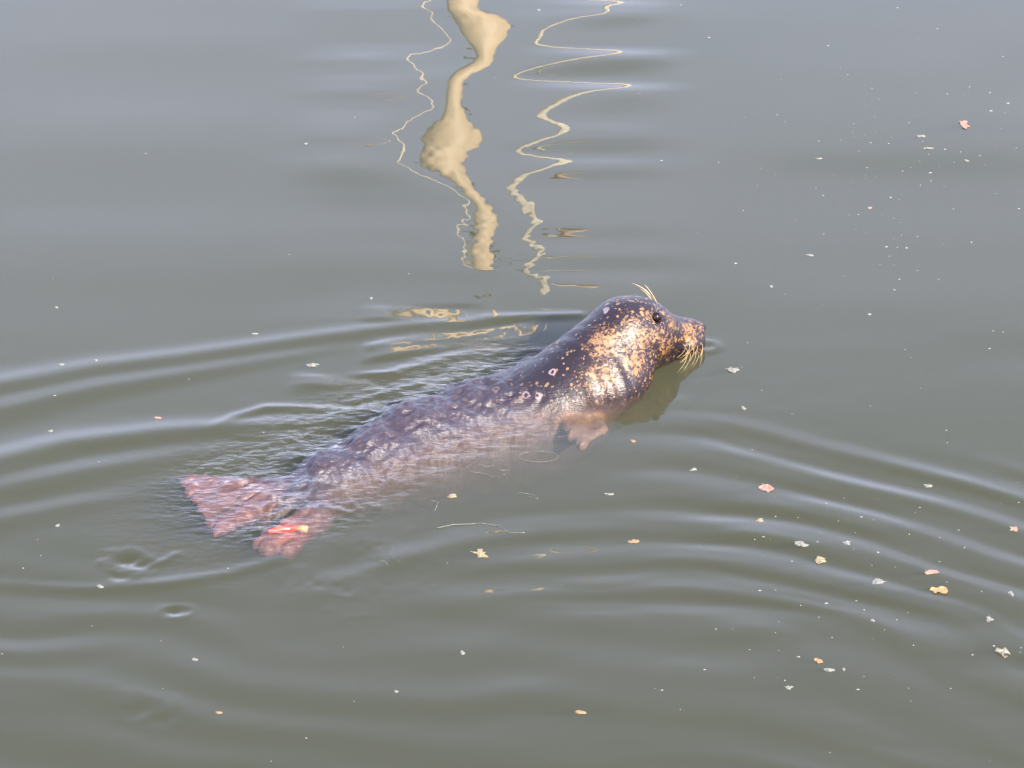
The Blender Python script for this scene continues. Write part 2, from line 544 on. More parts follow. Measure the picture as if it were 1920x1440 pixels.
f_, s_, t_ = hl[:, 0], hl[:, 1], hl[:, 2]
def blob(c, r):
    q = (hl - np.array(c)) / np.array(r)
    return np.exp(-(q ** 2).sum(axis=1))
pale = np.zeros(len(V))
for (u_, v_, r_, w_) in ((1135, 642, .034, 1.0), (1185, 615, .024, .85), (1215, 590, .015, .8), (1262, 606, .018, .85), (1292, 622, .022, 1.0),
                         (1235, 640, .024, .8), (1130, 705, .040, .85), (1190, 680, .030, .9), (1100, 735, .030, .6), (1085, 690, .030, .35), (1170, 590, .018, .5), (1305, 606, .018, .8), (1275, 590, .014, .6), (1250, 655, .02, .8), (1205, 640, .03, .9), (1105, 600, .02, .3)):
    p_ = trace(u_, v_)
    if p_ is not None:
        pale = np.maximum(pale, w_ * np.exp(-(((V - p_) ** 2).sum(axis=1) / (1.45 * r_) ** 2) ** 1.3))
        q_ = HEADC + HF @ ((HF.T @ (p_ - HEADC)) * np.array([1, -1, 1]))       # the far side of the face alike
        pale = np.maximum(pale, w_ * np.exp(-(((V - q_) ** 2).sum(axis=1) / (1.45 * r_) ** 2) ** 1.3))
gold = sstep(0.075, 0.02, V[:, 2]) * sstep(-0.05, 0.0, f_)
cheekm = sstep(-0.06, -0.01, f_) * sstep(-0.12, -0.06, t_)
fin = np.zeros(len(V))
for r_, tips in ((FIN_ROOT, FIN_A), (FIN_B_ROOT, FIN_B), (FORE_ROOT, FORE)):
    for tip in tips:
        ba = tip - r_
        h = ((V - r_) @ ba) / (ba @ ba)
        dd = np.linalg.norm(V - r_ - np.clip(h, 0, 1)[:, None] * ba, axis=1)
        lim = -0.1 if r_ is not FORE_ROOT else 0.1
        fin = np.maximum(fin, sstep(0.034, 0.018, dd) * sstep(lim, lim + 0.25, h) * (0.22 if r_ is FORE_ROOT else 1))
for r_, tips in ((FIN_ROOT, FIN_A), (FIN_B_ROOT, FIN_B), (FORE_ROOT, FORE)):
    for k in range(len(tips) - 1):
        fin = np.maximum(fin, sstep(0.02, 0.011, tri(V, r_, tips[k], tips[k + 1], 0)) * (0.22 if r_ is FORE_ROOT else 1))
side = np.full(len(V), 0.0); _bd = np.full(len(V), 9.0)
for i in range(len(SPINE) - 1):
    a0, a1 = SPINE[i, :2], SPINE[i + 1, :2]
    d_ = a1 - a0
    h_ = np.clip(((V[:, 0] - a0[0]) * d_[0] + (V[:, 1] - a0[1]) * d_[1]) / (d_ @ d_), 0, 1)
    ex, ey = V[:, 0] - a0[0] - h_ * d_[0], V[:, 1] - a0[1] - h_ * d_[1]
    dd = np.hypot(ex, ey); m_ = dd < _bd
    _bd[m_] = dd[m_]; side[m_] = (-np.sign(d_[0] * ey - d_[1] * ex) * dd)[m_]
flank = sstep(0.01, -0.035, V[:, 2]) * sstep(0.2, 0.1, along) * sstep(-0.005, 0.060, side + 0.012 * vnoise(along * 30 + 50, V[:, 2] * 60 + 50, 41))
flank = np.maximum(flank, 0.10 * sstep(-0.02, -0.14, along))
foref = np.zeros(len(V))
for k in range(len(FORE) - 1):
    foref = np.maximum(foref, sstep(0.030, 0.014, tri(V, FORE_ROOT, FORE[k], FORE[k + 1], 0)))
_rc = PX(532, 1004, -0.034)
red = 0.45 * np.exp(-(((V - _rc) / np.array([0.034, 0.032, 0.05])) ** 2).sum(axis=1) ** 1.5)
for nm, arr in (('fore', foref), ('red', red), ('pale', pale), ('cheek', cheekm), ('fin', fin), ('flank', flank), ('gold', gold), ('hind', sstep(0.06, -0.12, along))):
    set_attr(body.data, nm, arr)

# ---- eye, tag, whiskers
def uv_ellipsoid(center, radii, R, nu=20, nv=12):
    vs_, fs_ = [], []
    for j in range(nv + 1):
        th = math.pi * j / nv
        for i in range(nu):
            ph = 2 * math.pi * i / nu
            q = np.array([math.sin(th) * math.cos(ph), math.sin(th) * math.sin(ph), math.cos(th)]) * np.array(radii)
            vs_.append(center + R @ q)
    for j in range(nv):
        for i in range(nu):
            fs_.append((j * nu + i, (j + 1) * nu + i, (j + 1) * nu + (i + 1) % nu, j * nu + (i + 1) % nu))
    return np.array(vs_), fs_

def tube(points, radii, sides=6):
    pts = [np.array(p, float) for p in points]
    vs_, fs_ = [], []
    for i, p in enumerate(pts):
        t = pts[min(i + 1, len(pts) - 1)] - pts[max(i - 1, 0)]
        t /= np.linalg.norm(t)
        a = np.cross(t, (0.13, 0.31, 0.9)); a /= np.linalg.norm(a); b_ = np.cross(t, a)
        r = radii[i] if hasattr(radii, '__len__') else radii
        for k in range(sides):
            an = 2 * math.pi * k / sides
            vs_.append(p + r * (math.cos(an) * a + math.sin(an) * b_))
    for i in range(len(pts) - 1):
        for k in range(sides):
            k2 = (k + 1) % sides
            fs_.append((i * sides + k, i * sides + k2, (i + 1) * sides + k2, (i + 1) * sides + k))
    fs_.append(tuple(range(sides))[::-1]); fs_.append(tuple((len(pts) - 1) * sides + k for k in range(sides)))
    return np.array(vs_), fs_

def bez(p0, p1, p2, n=8):
    return [(1 - t) ** 2 * p0 + 2 * t * (1 - t) * p1 + t * t * p2 for t in np.linspace(0, 1, n)]

em, en, el = new_mat('wet_dark_eye')
eo = en.new('ShaderNodeOutputMaterial'); eb = en.new('ShaderNodeBsdfPrincipled')
eb.inputs['Base Color'].default_value = (0.006, 0.0015, 0.001, 1); eb.inputs['Roughness'].default_value = 0.06
el.new(eb.outputs[0], eo.inputs['Surface'])
for s in (1, -1):
    c = H(EYE[0], (EYE[1] - (0.0050 if s > 0 else 0.0100)) * s, EYE[2])
    ev, ef = uv_ellipsoid(c, (0.0105, 0.0090, 0.0098), HF)
    mesh_obj('eye', ev, ef, em, seal, True, root_loc)
whm = simple_mat('whisker_keratin', (0.27, 0.19, 0.10), 0.35, 0.15, 200)
for s in (1, -1):
    for k in range(15):
        row, j = divmod(k, 5)
        f0 = 0.110 + 0.011 * j + 0.003 * row + random.uniform(-0.003, 0.003)
        p0 = H(f0, (0.038 - 0.0022 * j) * s, -0.013 - 0.008 * row)
        L = (0.028 + 0.020 * random.random()) * (1 - 0.06 * j)
        p1 = p0 + HF @ np.array([0.006 - 0.002 * j, 0.55 * L * s, -0.05 * L])
        p2 = p0 + HF @ np.array([-0.75 * L * (1 - 0.13 * j), (0.45 + 0.3 * random.random()) * L * s, -(0.55 + 0.25 * random.random()) * L - 0.003 * row])
        tv, tf = tube(bez(p0 - (p1 - p0) * 0.15, p1, p2), np.linspace(0.0007, 0.00025, 8), 5)
        mesh_obj('whisker', tv, tf, whm, seal, True, root_loc)
for (u1, v1), (u2, v2), (u3, v3), bw in (((1226, 563), (1212, 539), (1185, 531), 0.0014), ((1222, 562), (1212, 548), (1200, 541), 0.0008), ((1231, 567), (1222, 547), (1208, 533), 0.0009)):
    p0 = trace(u1, v1)
    def at_depth(u, v, yy):
        d = np.array([(u - 960) / FPX, CP + (720 - v) / FPX * SP, -SP + (720 - v) / FPX * CP])
        return CAM + d * ((yy - CAM[1]) / d[1])
    tv, tf = tube(bez(p0, at_depth(u2, v2, p0[1] + 0.004), at_depth(u3, v3, p0[1] + 0.008)), np.linspace(bw, 0.0004, 8), 5)
    mesh_obj('brow_whisker', tv, tf, whm, seal, True, root_loc)

# red strip clipped round the edge of the lower hind flipper
redm = simple_mat('glossy_red_plastic', (0.62, 0.020, 0.012), 0.2, 0.2, 90, rgb2=(0.50, 0.06, 0.025))
creamm = simple_mat('amber_plastic', (0.30, 0.16, 0.045), 0.35, 0.2, 60)
ra, rb = PX(503, 997, -0.008), PX(558, 991, -0.008)
tv, tf = tube([ra, (ra * 2 + rb) / 3 + (0, 0.002, 0.001), (ra + rb * 2) / 3 + (0, .001, 0.001), rb], [0.0035, 0.0062, 0.0058, 0.0040], 10)
o = mesh_obj('flipper_tag', tv, tf, redm, seal, True, root_loc)
o['label'] = 'shiny red strip on the lower hind flipper'
tv, tf = tube([rb, rb + (0.008, 0, 0), rb + (0.016, 0.002, -0.003)], [0.004, 0.0055, 0.0075], 10)
mesh_obj('tag_end', tv, tf, creamm, seal, True, root_loc).parent = seal

# ------------------------------------------------------------------ water
def axis(lo, hi, step, far, grow=1.35):
    a = list(np.arange(lo, hi + step * 0.5, step))
    s = step; x = a[-1]
    while x < far:
        s *= grow; x += s; a.append(x)
    s = step; x = a[0]; pre = []
    while x > -far:
        s *= grow; x -= s; pre.append(x)
    return np.array(pre[::-1] + a)

XS = axis(-1.22, 1.22, 0.005, 60.0)
YS = axis(-1.72, 1.98, 0.0065, 60.0)
X, Y = np.meshgrid(XS, YS)          # rows: y, cols: x
U, VV = proj(X, Y, 0.0)
front = (Y > CAM[1] + 1.0)
U = np.where(front, U, 960.0); VV = np.where(front, VV, 6000.0)
inview = sstep(-700, -100, U) * sstep(2620, 2020, U) * sstep(-500, -60, VV) * sstep(2000, 1520, VV)

MAST_Y = 21.0
def tgt(u, v=300):
    """x on the mast's plane seen (mirrored) straight at pixel u"""
    x, y = unproj(u, v)
    dx = (x - CAM[0]) / (y - CAM[1])
    return float(x + dx * (MAST_Y - y))
MAST_U = 885.0
MAST_X = tgt(MAST_U); MAST_R = (tgt(MAST_U + 23) - tgt(MAST_U - 23)) / 2
LEFT_TOP, LEFT_LOW = tgt(MAST_U - 26), tgt(MAST_U - 95)
RIGHT_TOP, RIGHT_LOW = tgt(1000), tgt(1065)

poleL = np.array([(-60, 850), (0, 835), (18, 838), (30, 845), (50, 855), (75, 870), (90, 888), (108, 895), (122, 877), (135, 850), (152, 839), (190, 837), (217, 831), (230, 812), (257, 795), (271, 790), (284, 789), (306, 782), (320, 801), (339, 847), (360, 868), (379, 887), (407, 889), (427, 889), (457, 886), (486, 889), (509, 892), (527, 902), (560, 900)], float)
poleR = np.array([(-60, 890), (0, 905), (18, 890), (30, 945), (50, 960), (75, 950), (90, 930), (108, 925), (122, 924), (135, 893), (152, 868), (190, 862), (217, 874), (230, 885), (257, 910), (271, 904), (284, 880), (306, 871), (320, 874), (339, 878), (360, 893), (379, 914), (407, 935), (427, 932), (457, 921), (486, 917), (509, 922), (527, 940), (560, 945)], float)
ropeL = np.array([(-60, 820), (0, 817), (20, 793), (40, 805), (60, 832), (80, 848), (95, 822), (105, 785), (113, 768), (130, 800), (140, 817), (155, 800), (172, 778), (190, 812), (205, 815), (220, 790), (240, 762), (255, 745), (275, 768), (290, 770), (305, 752), (320, 760), (335, 790), (350, 832), (365, 850), (395, 872), (420, 862), (430, 859), (454, 876), (477, 866), (512, 884), (560, 882)], float)
ropeR = np.array([(-60, 1030), (0, 1030), (8, 1090), (20, 1115), (30, 1108), (46, 1046), (58, 1018), (85, 1003), (92, 1014), (104, 1100), (112, 1096), (126, 1030), (144, 960), (152, 966), (166, 1075), (174, 1088), (185, 1070), (215, 1010), (225, 1005), (245, 1035), (256, 1035), (276, 992), (291, 962), (300, 995), (308, 1023), (320, 1010), (335, 967), (352, 946), (372, 950), (385, 972), (400, 977), (420, 1000), (440, 985), (450, 974), (465, 996), (478, 1014), (490, 1000), (505, 978), (515, 980), (524, 1010), (560, 1020)], float)

def row_target(v_arr):
    P = [np.interp(v_arr, t[:, 0], t[:, 1]) for t in (ropeL, poleL, poleR, ropeR)]
    P = [gauss1(p, 1.0) for p in P[:3]] + [gauss1(P[3], 1.8)]
    fr = np.clip((530 - v_arr) / 530, -0.2, 1.3)
    T = [LEFT_TOP + (LEFT_LOW - LEFT_TOP) * fr, np.full_like(fr, MAST_X - MAST_R), np.full_like(fr, MAST_X + MAST_R),
         RIGHT_TOP + (RIGHT_LOW - RIGHT_TOP) * fr]
    return P, T

SX = np.zeros_like(X)
vrow = VV[:, len(XS) // 2]
P4, T4 = row_target(vrow)
for j in range(len(YS)):
    if not (-90 < vrow[j] < 640) or YS[j] < CAM[1] + 1: continue
    y = YS[j]
    xw = [unproj(P4[k][j], vrow[j])[0] for k in range(4)]
    tw = [T4[k][j] for k in range(4)]
    # guarantee order
    for k in range(1, 4): xw[k] = max(xw[k], xw[k - 1] + 0.004)
    dxy = (XS - CAM[0]) / (y - CAM[1])
    dz = CAM[2] / (y - CAM[1])                       # |dz|/dy
    flat = XS + dxy * (MAST_Y - y)
    tk = np.interp(xw, XS, flat)
    off = [(tk[k] - tw[k]) / (2 * dz * (MAST_Y - y)) for k in range(4)]
    a = np.interp(XS, [xw[0] - 0.20, xw[0] - 0.04] + xw + [xw[3] + 0.04, xw[3] + 0.20],
                  [0, off[0]] + off + [off[3], 0])
    # inside the pole and between the knots the mapping itself is linear in the target
    SX[j] = a
ic0, ic1 = np.searchsorted(XS, -1.22), np.searchsorted(XS, 1.22)
SXs = gauss1(SX[:, ic0:ic1], 0.9, 1)
SX[:, ic0:ic1] = SXs
vwin = sstep(-88, -30, VV) * sstep(600, 545, VV)
SX *= vwin
# integrate from the mast's middle outwards
mid = np.array([(np.interp(v, poleL[:, 0], poleL[:, 1]) + np.interp(v, poleR[:, 0], poleR[:, 1])) / 2 for v in vrow])
midx = np.array([float(unproj(m_, min(v, 1400))[0]) if y > CAM[1] + 1 else 0 for m_, v, y in zip(mid, vrow, YS)])
dX = np.diff(XS)
cum = np.concatenate([np.zeros((len(YS), 1)), np.cumsum((SX[:, 1:] + SX[:, :-1]) / 2 * dX[None], axis=1)], axis=1)
HM = np.zeros_like(X)
midx_s = gauss1(midx, 14.0) + 0.055
for j in range(len(YS)):
    HM[j] = cum[j] - np.interp(midx_s[j], XS, cum[j])
HM *= sstep(0.44, 0.20, X) * sstep(-0.55, -0.30, X)
HM = gauss1(HM, 1.3, 0)

Z = HM.copy()

def ridge(pts, amp, width, skew=0.0):
    """raised line through pixels; width in metres across"""
    global Z
    P_ = []
    for (u, v) in pts:
        x, y = unproj(u, v); P_.append((float(x), float(y)))
    P_ = np.array(P_)
    best = np.full(X.shape, 1e9); tpar = np.zeros(X.shape)
    sub = (np.abs(X) < 2.2) & (Y > -2.4) & (Y < 2.5)
    xs, ys = X[sub], Y[sub]
    b = np.full(xs.shape, 1e9); sg = np.zeros(xs.shape); tt = np.zeros(xs.shape)
    n_ = len(P_) - 1
    for i in range(n_):
        a0, a1 = P_[i], P_[i + 1]
        d = a1 - a0; L2 = d @ d
        h = ((xs - a0[0]) * d[0] + (ys - a0[1]) * d[1]) / L2
        hc = np.clip(h, 0, 1)
        ex = xs - a0[0] - hc * d[0]; ey = ys - a0[1] - hc * d[1]
        dist = np.hypot(ex, ey)
        c = (d[0] * (ys - a0[1]) - d[1] * (xs - a0[0])) / math.sqrt(L2)
        m_ = dist < b
        b[m_] = dist[m_]; sg[m_] = np.sign(c[m_]); tt[m_] = (i + hc[m_]) / n_
    sgn = b * sg
    A = np.interp(tt, [0, 1], amp) if isinstance(amp, (tuple, list)) and len(amp) == 2 else (np.interp(tt, np.linspace(0, 1, len(amp)), amp) if isinstance(amp, (tuple, list)) else amp)
    Wd = np.interp(tt, [0, 1], width) if isinstance(width, (tuple, list)) else width
    q = sgn / (Wd * 0.82)
    prof = np.exp(-q * q) * (1 - 0.35 * q * q) * (1 + skew * q)
    Z[sub] += 1.5 * A * prof

mm = 0.001
# wake running from the head out to the left
ridge([(-420, 830), (-150, 760), (0, 722), (180, 690), (350, 668), (560, 637), (760, 610), (930, 596), (1085, 590)], (3.6 * mm, 3.0 * mm, 2.2 * mm, 1.6 * mm, 1.5 * mm), (0.070, 0.018))
ridge([(-420, 900), (-150, 815), (0, 768), (180, 728), (330, 704), (520, 672), (640, 650)], (3.5 * mm, 2.6 * mm, 0.3 * mm), (0.075, 0.030))
ridge([(-400, 960), (-150, 900), (0, 866), (130, 834), (300, 812), (430, 802), (560, 796), (690, 776)], (4.6 * mm, 4.6 * mm, 3.2 * mm, 2.2 * mm), (0.085, 0.030))
ridge([(400, 806), (440, 782), (500, 766), (580, 766), (690, 772)], (0.5 * mm, 2.6 * mm, 2.2 * mm), 0.020)
ridge([(-400, 1010), (-150, 955), (0, 918), (160, 884), (330, 853), (480, 832)], (4.4 * mm, 3.2 * mm, 0.4 * mm), (0.080, 0.040))
ridge([(-400, 1060), (-150, 1010), (0, 975), (140, 948), (290, 922)], (3.2 * mm, 2.0 * mm, 0.2 * mm), (0.065, 0.035))
def facet(u0, u1, v0, v1, b, skew=0.0, fray=0.05):
    """wave back whose slope mirrors the mast between two pixel columns"""
    global Z
    uc, vc = (u0 + u1) / 2, (v0 + v1) / 2
    x0, yc = [float(q) for q in unproj(u0, vc)]; x1 = float(unproj(u1, vc)[0])
    w = sstep(u0 - 70, u0, U) * sstep(u1 + 70, u1, U)
    Vs = VV + skew * (U - uc)
    w = w * sstep(v0 - 9, v0 + 3, Vs) * sstep(v1 + 9, v1 - 3, Vs)
    dz = CAM[2] / (yc - CAM[1]); L = MAST_Y - yc
    f0 = x0 + (x0 - CAM[0]) / (yc - CAM[1]) * L; f1 = x1 + (x1 - CAM[0]) / (yc - CAM[1]) * L
    a0 = (f0 - (MAST_X - MAST_R)) / (2 * dz * L); a1 = (f1 - (MAST_X + MAST_R)) / (2 * dz * L)
    xc = (x0 + x1) / 2; am = (a0 + a1) / 2; da = (a1 - a0) / (x1 - x0)
    Xc = X - xc; Yc = Y - yc + skew * 0.0
    Z = Z * (1 - 0.75 * w) + w * (am * Xc + 0.5 * da * Xc ** 2 + b * Yc + fray * mm * (vnoise(X * 40 + 70, Y * 70 + 70, int(u0)) + 0.6 * vnoise(X * 90 + 70, Y * 90 + 70, int(u1))))
# disturbed water beside the back
ridge([(700, 650), (780, 640), (860, 632), (960, 615)], (1.2 * mm, 2.2 * mm, 0.6 * mm), 0.022)
ridge([(560, 730), (650, 715), (740, 700), (860, 668), (930, 662)], (0.8 * mm, 2.8 * mm, 1.6 * mm), 0.026)
ridge([(670, 752), (720, 738), (790, 722)], 1.8 * mm, 0.014)
# slick of the tail stroke
ridge([(0, 1095), (160, 1105), (300, 1095), (430, 1075), (520, 1050)], (0.6 * mm, 1.6 * mm, 1.0 * mm), 0.024)
ridge([(230, 1075), (290, 1060), (330, 1040)], 1.2 * mm, 0.012)
ridge([(560, 1120), (680, 1075), (740, 1050), (860, 1020), (980, 1010)], (0.5 * mm, 1.8 * mm, 0.6 * mm), 0.045)

facet(728, 856, 577, 598, -0.030)
facet(735, 960, 622, 650, -0.032, 0.16, 0.14)
facet(600, 700, 708, 724, -0.030, -0.02, 0.12)

for pts_, am_ in (([(745, 778), (790, 764), (822, 788), (818, 830), (788, 852)], 1.6), ([(700, 800), (730, 775), (770, 790), (775, 815)], 1.3),
                  ([(640, 855), (676, 838), (716, 855), (735, 905)], 1.5), ([(588, 925), (600, 900), (640, 884), (668, 890)], 1.4),
                  ([(655, 900), (648, 930), (670, 955)], 1.0), ([(820, 760), (840, 790), (835, 820)], 1.0), ([(560, 960), (600, 950), (660, 962)], 1.1),
                  ([(478, 975), (520, 963), (570, 958), (620, 957)], 1.0), ([(860, 742), (900, 738), (960, 742), (1010, 735)], 0.8)):
    ridge(pts_, am_ * 1.9 * mm, 0.0085)

def dimple(u, v, depth, r):
    global Z
    x, y = unproj(u, v)
    q = ((X - float(x)) ** 2 + (Y - float(y)) ** 2) / r ** 2
    q = q * (1 + 0.5 * vnoise(X * 24 + 5, Y * 20 + 5, int(u)) + 0.4 * vnoise(X * 60 + 5, Y * 50 + 5, int(v)))
    Z += -depth * np.exp(-q) + depth * 0.22 * np.exp(-((np.sqrt(q) - 1.9) / 0.5) ** 2)
dimple(243, 1052, 5 * mm, 0.018)
dimple(270, 1062, 3 * mm, 0.016)
dimple(225, 1078, 3 * mm, 0.014)
dimple(330, 1146, 3.4 * mm, 0.012)
dimple(316, 1150, 1.5 * mm, 0.010)
dimple(272, 1332, 1.6 * mm, 0.022)
dimple(300, 1352, 1.0 * mm, 0.018)
dimple(655, 1062, 2 * mm, 0.05)
dimple(1245, 730, 1.0 * mm, 0.03)

# bow waves fanning out to the lower right
Fc = np.interp(U, [-400, 700, 900, 1200, 1350, 1500, 1700, 1900, 2300], [60, 40, 12, 0, 10, 38, 92, 156, 300])
Fc[:, ic0:ic1] = gauss1(Fc[:, ic0:ic1], 14, 1)
wob = vnoise(U / 260 + 20, VV / 120 + 20, 11) * 13 + vnoise(U / 520 + 3, VV / 220 + 3, 12) * 16
ph = (VV - Fc + wob - 790) / np.interp(VV, [740, 900, 1150, 1400], [72, 66, 62, 78])
envR = (sstep(1060, 1400, U) + 0.55 * sstep(760, 1060, U) * sstep(1400, 1060, U) * sstep(900, 1010, VV)) * sstep(740, 830, VV - Fc * 0.7) * (1 - 0.72 * sstep(960, 1330, VV)) * sstep(2700, 2000, U)
envR *= 0.78 + 0.35 * vnoise(U / 200 + 60, VV / 90 + 60, 13)
Z += envR * 2.3 * mm * np.cos(2 * math.pi * ph)
Z += envR * 0.4 * mm * np.cos(2 * math.pi * ph * 2.1 + 1.0 + 2 * vnoise(U / 160, VV / 90, 14))
# weaker ones across the bottom
ph2 = (VV - 0.10 * (U - 500) + wob * 1.6) / 84.0
Z += 1.3 * mm * np.cos(2 * math.pi * ph2) * sstep(980, 1150, VV) * sstep(2300, 1300, VV) * (0.35 + 0.5 * vnoise(U / 300 + 9, VV / 120 + 9, 15)) * inview
# long soft swell everywhere
calm = 1 - 0.75 * sstep(560, 700, U) * sstep(1320, 1180, U) * sstep(600, 540, VV)
Z += inview * (1.7 * mm * calm * vnoise(X * 1.3 + 40, Y * 3.6 + 40, 16) + 0.35 * mm * vnoise(X * 3.0 + 80, Y * 8.5 + 80, 17) * sstep(500, 640, VV))
# small ripples over the water that the seal has stirred
dspine = np.full(X.shape, 9.0)
sub = (np.abs(X) < 1.2) & (np.abs(Y) < 1.3)
for i in range(len(SPINE) - 1):
    a0, a1 = SPINE[i, :2], SPINE[i + 1, :2]
    d = a1 - a0
    h = np.clip(((X[sub] - a0[0]) * d[0] + (Y[sub] - a0[1]) * d[1]) / (d @ d), 0, 1)
    dspine[sub] = np.minimum(dspine[sub], np.hypot(X[sub] - a0[0] - h * d[0], Y[sub] - a0[1] - h * d[1]))
alw = X * 0.72 + Y * 0.69
near = sstep(0.24, 0.07, dspine) * sstep(0.20, 0.02, alw)
tailz = np.exp(-(((U - 400) / 190) ** 2 + ((VV - 960) / 120) ** 2))
Z += 0.022 * mm * inview * sstep(560, 700, VV) * vnoise(X * 50 + 30, Y * 75 + 30, 33)
Z += 0.10 * mm * inview * sstep(560, 760, VV) * (vnoise(X * 14 + 30, Y * 26 + 30, 31) + 0.6 * vnoise(X * 8 + Y * 20 + 30, Y * 18 - X * 9 + 60, 32))
Z += near * (2.2 * mm * vnoise(X * 22 + 30, Y * 34 + 30, 21) + 1.9 * mm * vnoise(X * 62 + 30, Y * 72 + 30, 22)) + sstep(0.16, 0.03, dspine) * sstep(0.1, -0.1, alw) * sstep(-0.75, -0.5, alw) * mm * (3.0 + 5.0 * vnoise(X * 12 + 30, Y * 18 + 30, 28))
Z += (tailz * 0.28 * mm + near * 0.2 * mm) * vnoise(X * 14 + 30, Y * 55 + 30, 23)
Z += 0.35 * mm * np.exp(-(((U - 860) / 200) ** 2 + ((VV - 640) / 45) ** 2)) * vnoise(X * 16 + 30, Y * 60 + 30, 24)
# fine capillary ripples that fray the mirror images, stronger towards the seal
fr = (0.30 + 0.70 * sstep(150, 460, VV)) * sstep(760, 540, VV) * sstep(420, 800, U) * sstep(1120, 1000, U)
Z += fr * (0.006 * mm * vnoise(X * 36 + 10, Y * 56 + 10, 25) + 0.026 * mm * vnoise(X * 62 + 10, Y * 88 + 10, 29)) + inview * 0.0022 * mm * vnoise(X * 60 + 10, Y * 45 + 10, 26)
# bulge pushed up in front of the snout and neck
x0, y0 = unproj(1325, 650)
q = np.hypot(X - float(x0), (Y - float(y0)))
Z += 1.6 * mm * np.exp(-((q - 0.020) / 0.010) ** 2)

ny, nx = X.shape
top = np.stack([X, Y, Z], axis=-1).reshape(-1, 3)
ii = np.arange(ny * nx).reshape(ny, nx)
quads = np.stack([ii[:-1, :-1], ii[:-1, 1:], ii[1:, 1:], ii[1:, :-1]], axis=-1).reshape(-1, 4)
# closed body of water: rim and bed side
rim = np.concatenate([ii[0, :], ii[1:, -1], ii[-1, -2::-1], ii[-2:0:-1, 0]])
low = top[rim].copy(); low[:, 2] = -4.0
lo_id = np.arange(len(rim)) + len(top)
nxt = np.roll(np.arange(len(rim)), -1)
sides = np.stack([rim, lo_id, lo_id[nxt], rim[nxt]], axis=1)
verts = np.concatenate([top, low, [[0, 0, -4.0]]])
fan_ = np.stack([lo_id[nxt], lo_id, np.full(len(rim), len(verts) - 1)], axis=1)
me = bpy.data.meshes.new('water')
quads = np.concatenate([quads, sides])
me.vertices.add(len(verts)); me.vertices.foreach_set('co', verts.astype(np.float32).ravel())
nl = quads.size + fan_.size
me.loops.add(nl); me.loops.foreach_set('vertex_index', np.concatenate([quads.ravel(), fan_.ravel()]).astype(np.int32))
tot = np.concatenate([np.full(len(quads), 4), np.full(len(fan_), 3)]).astype(np.int32)
me.polygons.add(len(tot)); me.polygons.foreach_set('loop_start', np.concatenate([[0], np.cumsum(tot)[:-1]]).astype(np.int32))
me.polygons.foreach_set('loop_total', tot)
me.update(calc_edges=True)
me.polygons.foreach_set('use_smooth', np.concatenate([np.ones(len(quads) - len(sides)), np.zeros(len(sides) + len(fan_))]).astype(bool))
chop = np.zeros(len(verts)); chop[:len(top)] = (near + 0.25 * tailz).ravel()
set_attr(me, 'chop', np.clip(chop, 0, 1))

wm, n, l = new_mat('murky_harbour_water')
out = n.new('ShaderNodeOutputMaterial')
geo = n.new('ShaderNodeNewGeometry')
at = n.new('ShaderNodeAttribute'); at.attribute_name = 'chop'
wn1 = n.new('ShaderNodeTexNoise'); wn1.inputs['Scale'].default_value = 70; wn1.inputs['Detail'].default_value = 3
mpw = n.new('ShaderNodeMapping'); mpw.inputs['Rotation'].default_value = (0, 0, -0.5); mpw.inputs['Scale'].default_value = (0.6, 1.2, 1)
tw_ = n.new('ShaderNodeTexCoord')
l.new(tw_.outputs['Object'], mpw.inputs['Vector']); l.new(mpw.outputs[0], wn1.inputs['Vector'])
bp = n.new('ShaderNodeBump'); bp.inputs['Distance'].default_value = 0.0045
l.new(at.outputs['Fac'], bp.inputs['Strength']); l.new(wn1.outputs['Fac'], bp.inputs['Height'])
dt = n.new('ShaderNodeVectorMath'); dt.operation = 'DOT_PRODUCT'
l.new(bp.outputs['Normal'], dt.inputs[0]); l.new(geo.outputs['Incoming'], dt.inputs[1])
def M(op, a, b=None):
    q = n.new('ShaderNodeMath'); q.operation = op
    for i, x in enumerate((a, b)):
        if x is None: continue
        if isinstance(x, (int, float)): q.inputs[i].default_value = x
        else: l.new(x, q.inputs[i])
    return q.outputs[0]
omc = M('SUBTRACT', 1.0, M('MINIMUM', M('ABSOLUTE', dt.outputs['Value']), 1.0))
fres = M('ADD', M('MULTIPLY', M('POWER', omc, 5.0), 0.98), 0.02)
gl = n.new('ShaderNodeBsdfGlossy'); gl.inputs['Roughness'].default_value = 0.0
gl.inputs['Color'].default_value = (1, 1, 1, 1)
l.new(bp.outputs['Normal'], gl.inputs['Normal'])
tr = n.new('ShaderNodeBsdfTransparent')
ms = n.new('ShaderNodeMixShader')
l.new(fres, ms.inputs[0]); l.new(tr.outputs[0], ms.inputs[1]); l.new(gl.outputs[0], ms.inputs[2])
l.new(ms.outputs[0], out.inputs['Surface'])
vol = n.new('ShaderNodeVolumeScatter'); vol.inputs['Color'].default_value = (0.98, 1.0, 0.67, 1)
vol.inputs['Density'].default_value = 0.56
vol.inputs['Anisotropy'].default_value = 0.0
va_ = n.new('ShaderNodeVolumeAbsorption'); va_.inputs['Color'].default_value = (0.12, 0.14, 0.0, 1); va_.inputs['Density'].default_value = 4.2
ad = n.new('ShaderNodeAddShader'); l.new(vol.outputs[0], ad.inputs[0]); l.new(va_.outputs[0], ad.inputs[1])
l.new(ad.outputs[0], out.inputs['Volume'])
me.materials.append(wm)
water = bpy.data.objects.new('water', me); col.objects.link(water)
tag(water, 'murky grey-green harbour water with soft ripples and the wake of the seal', None, None, 'structure')

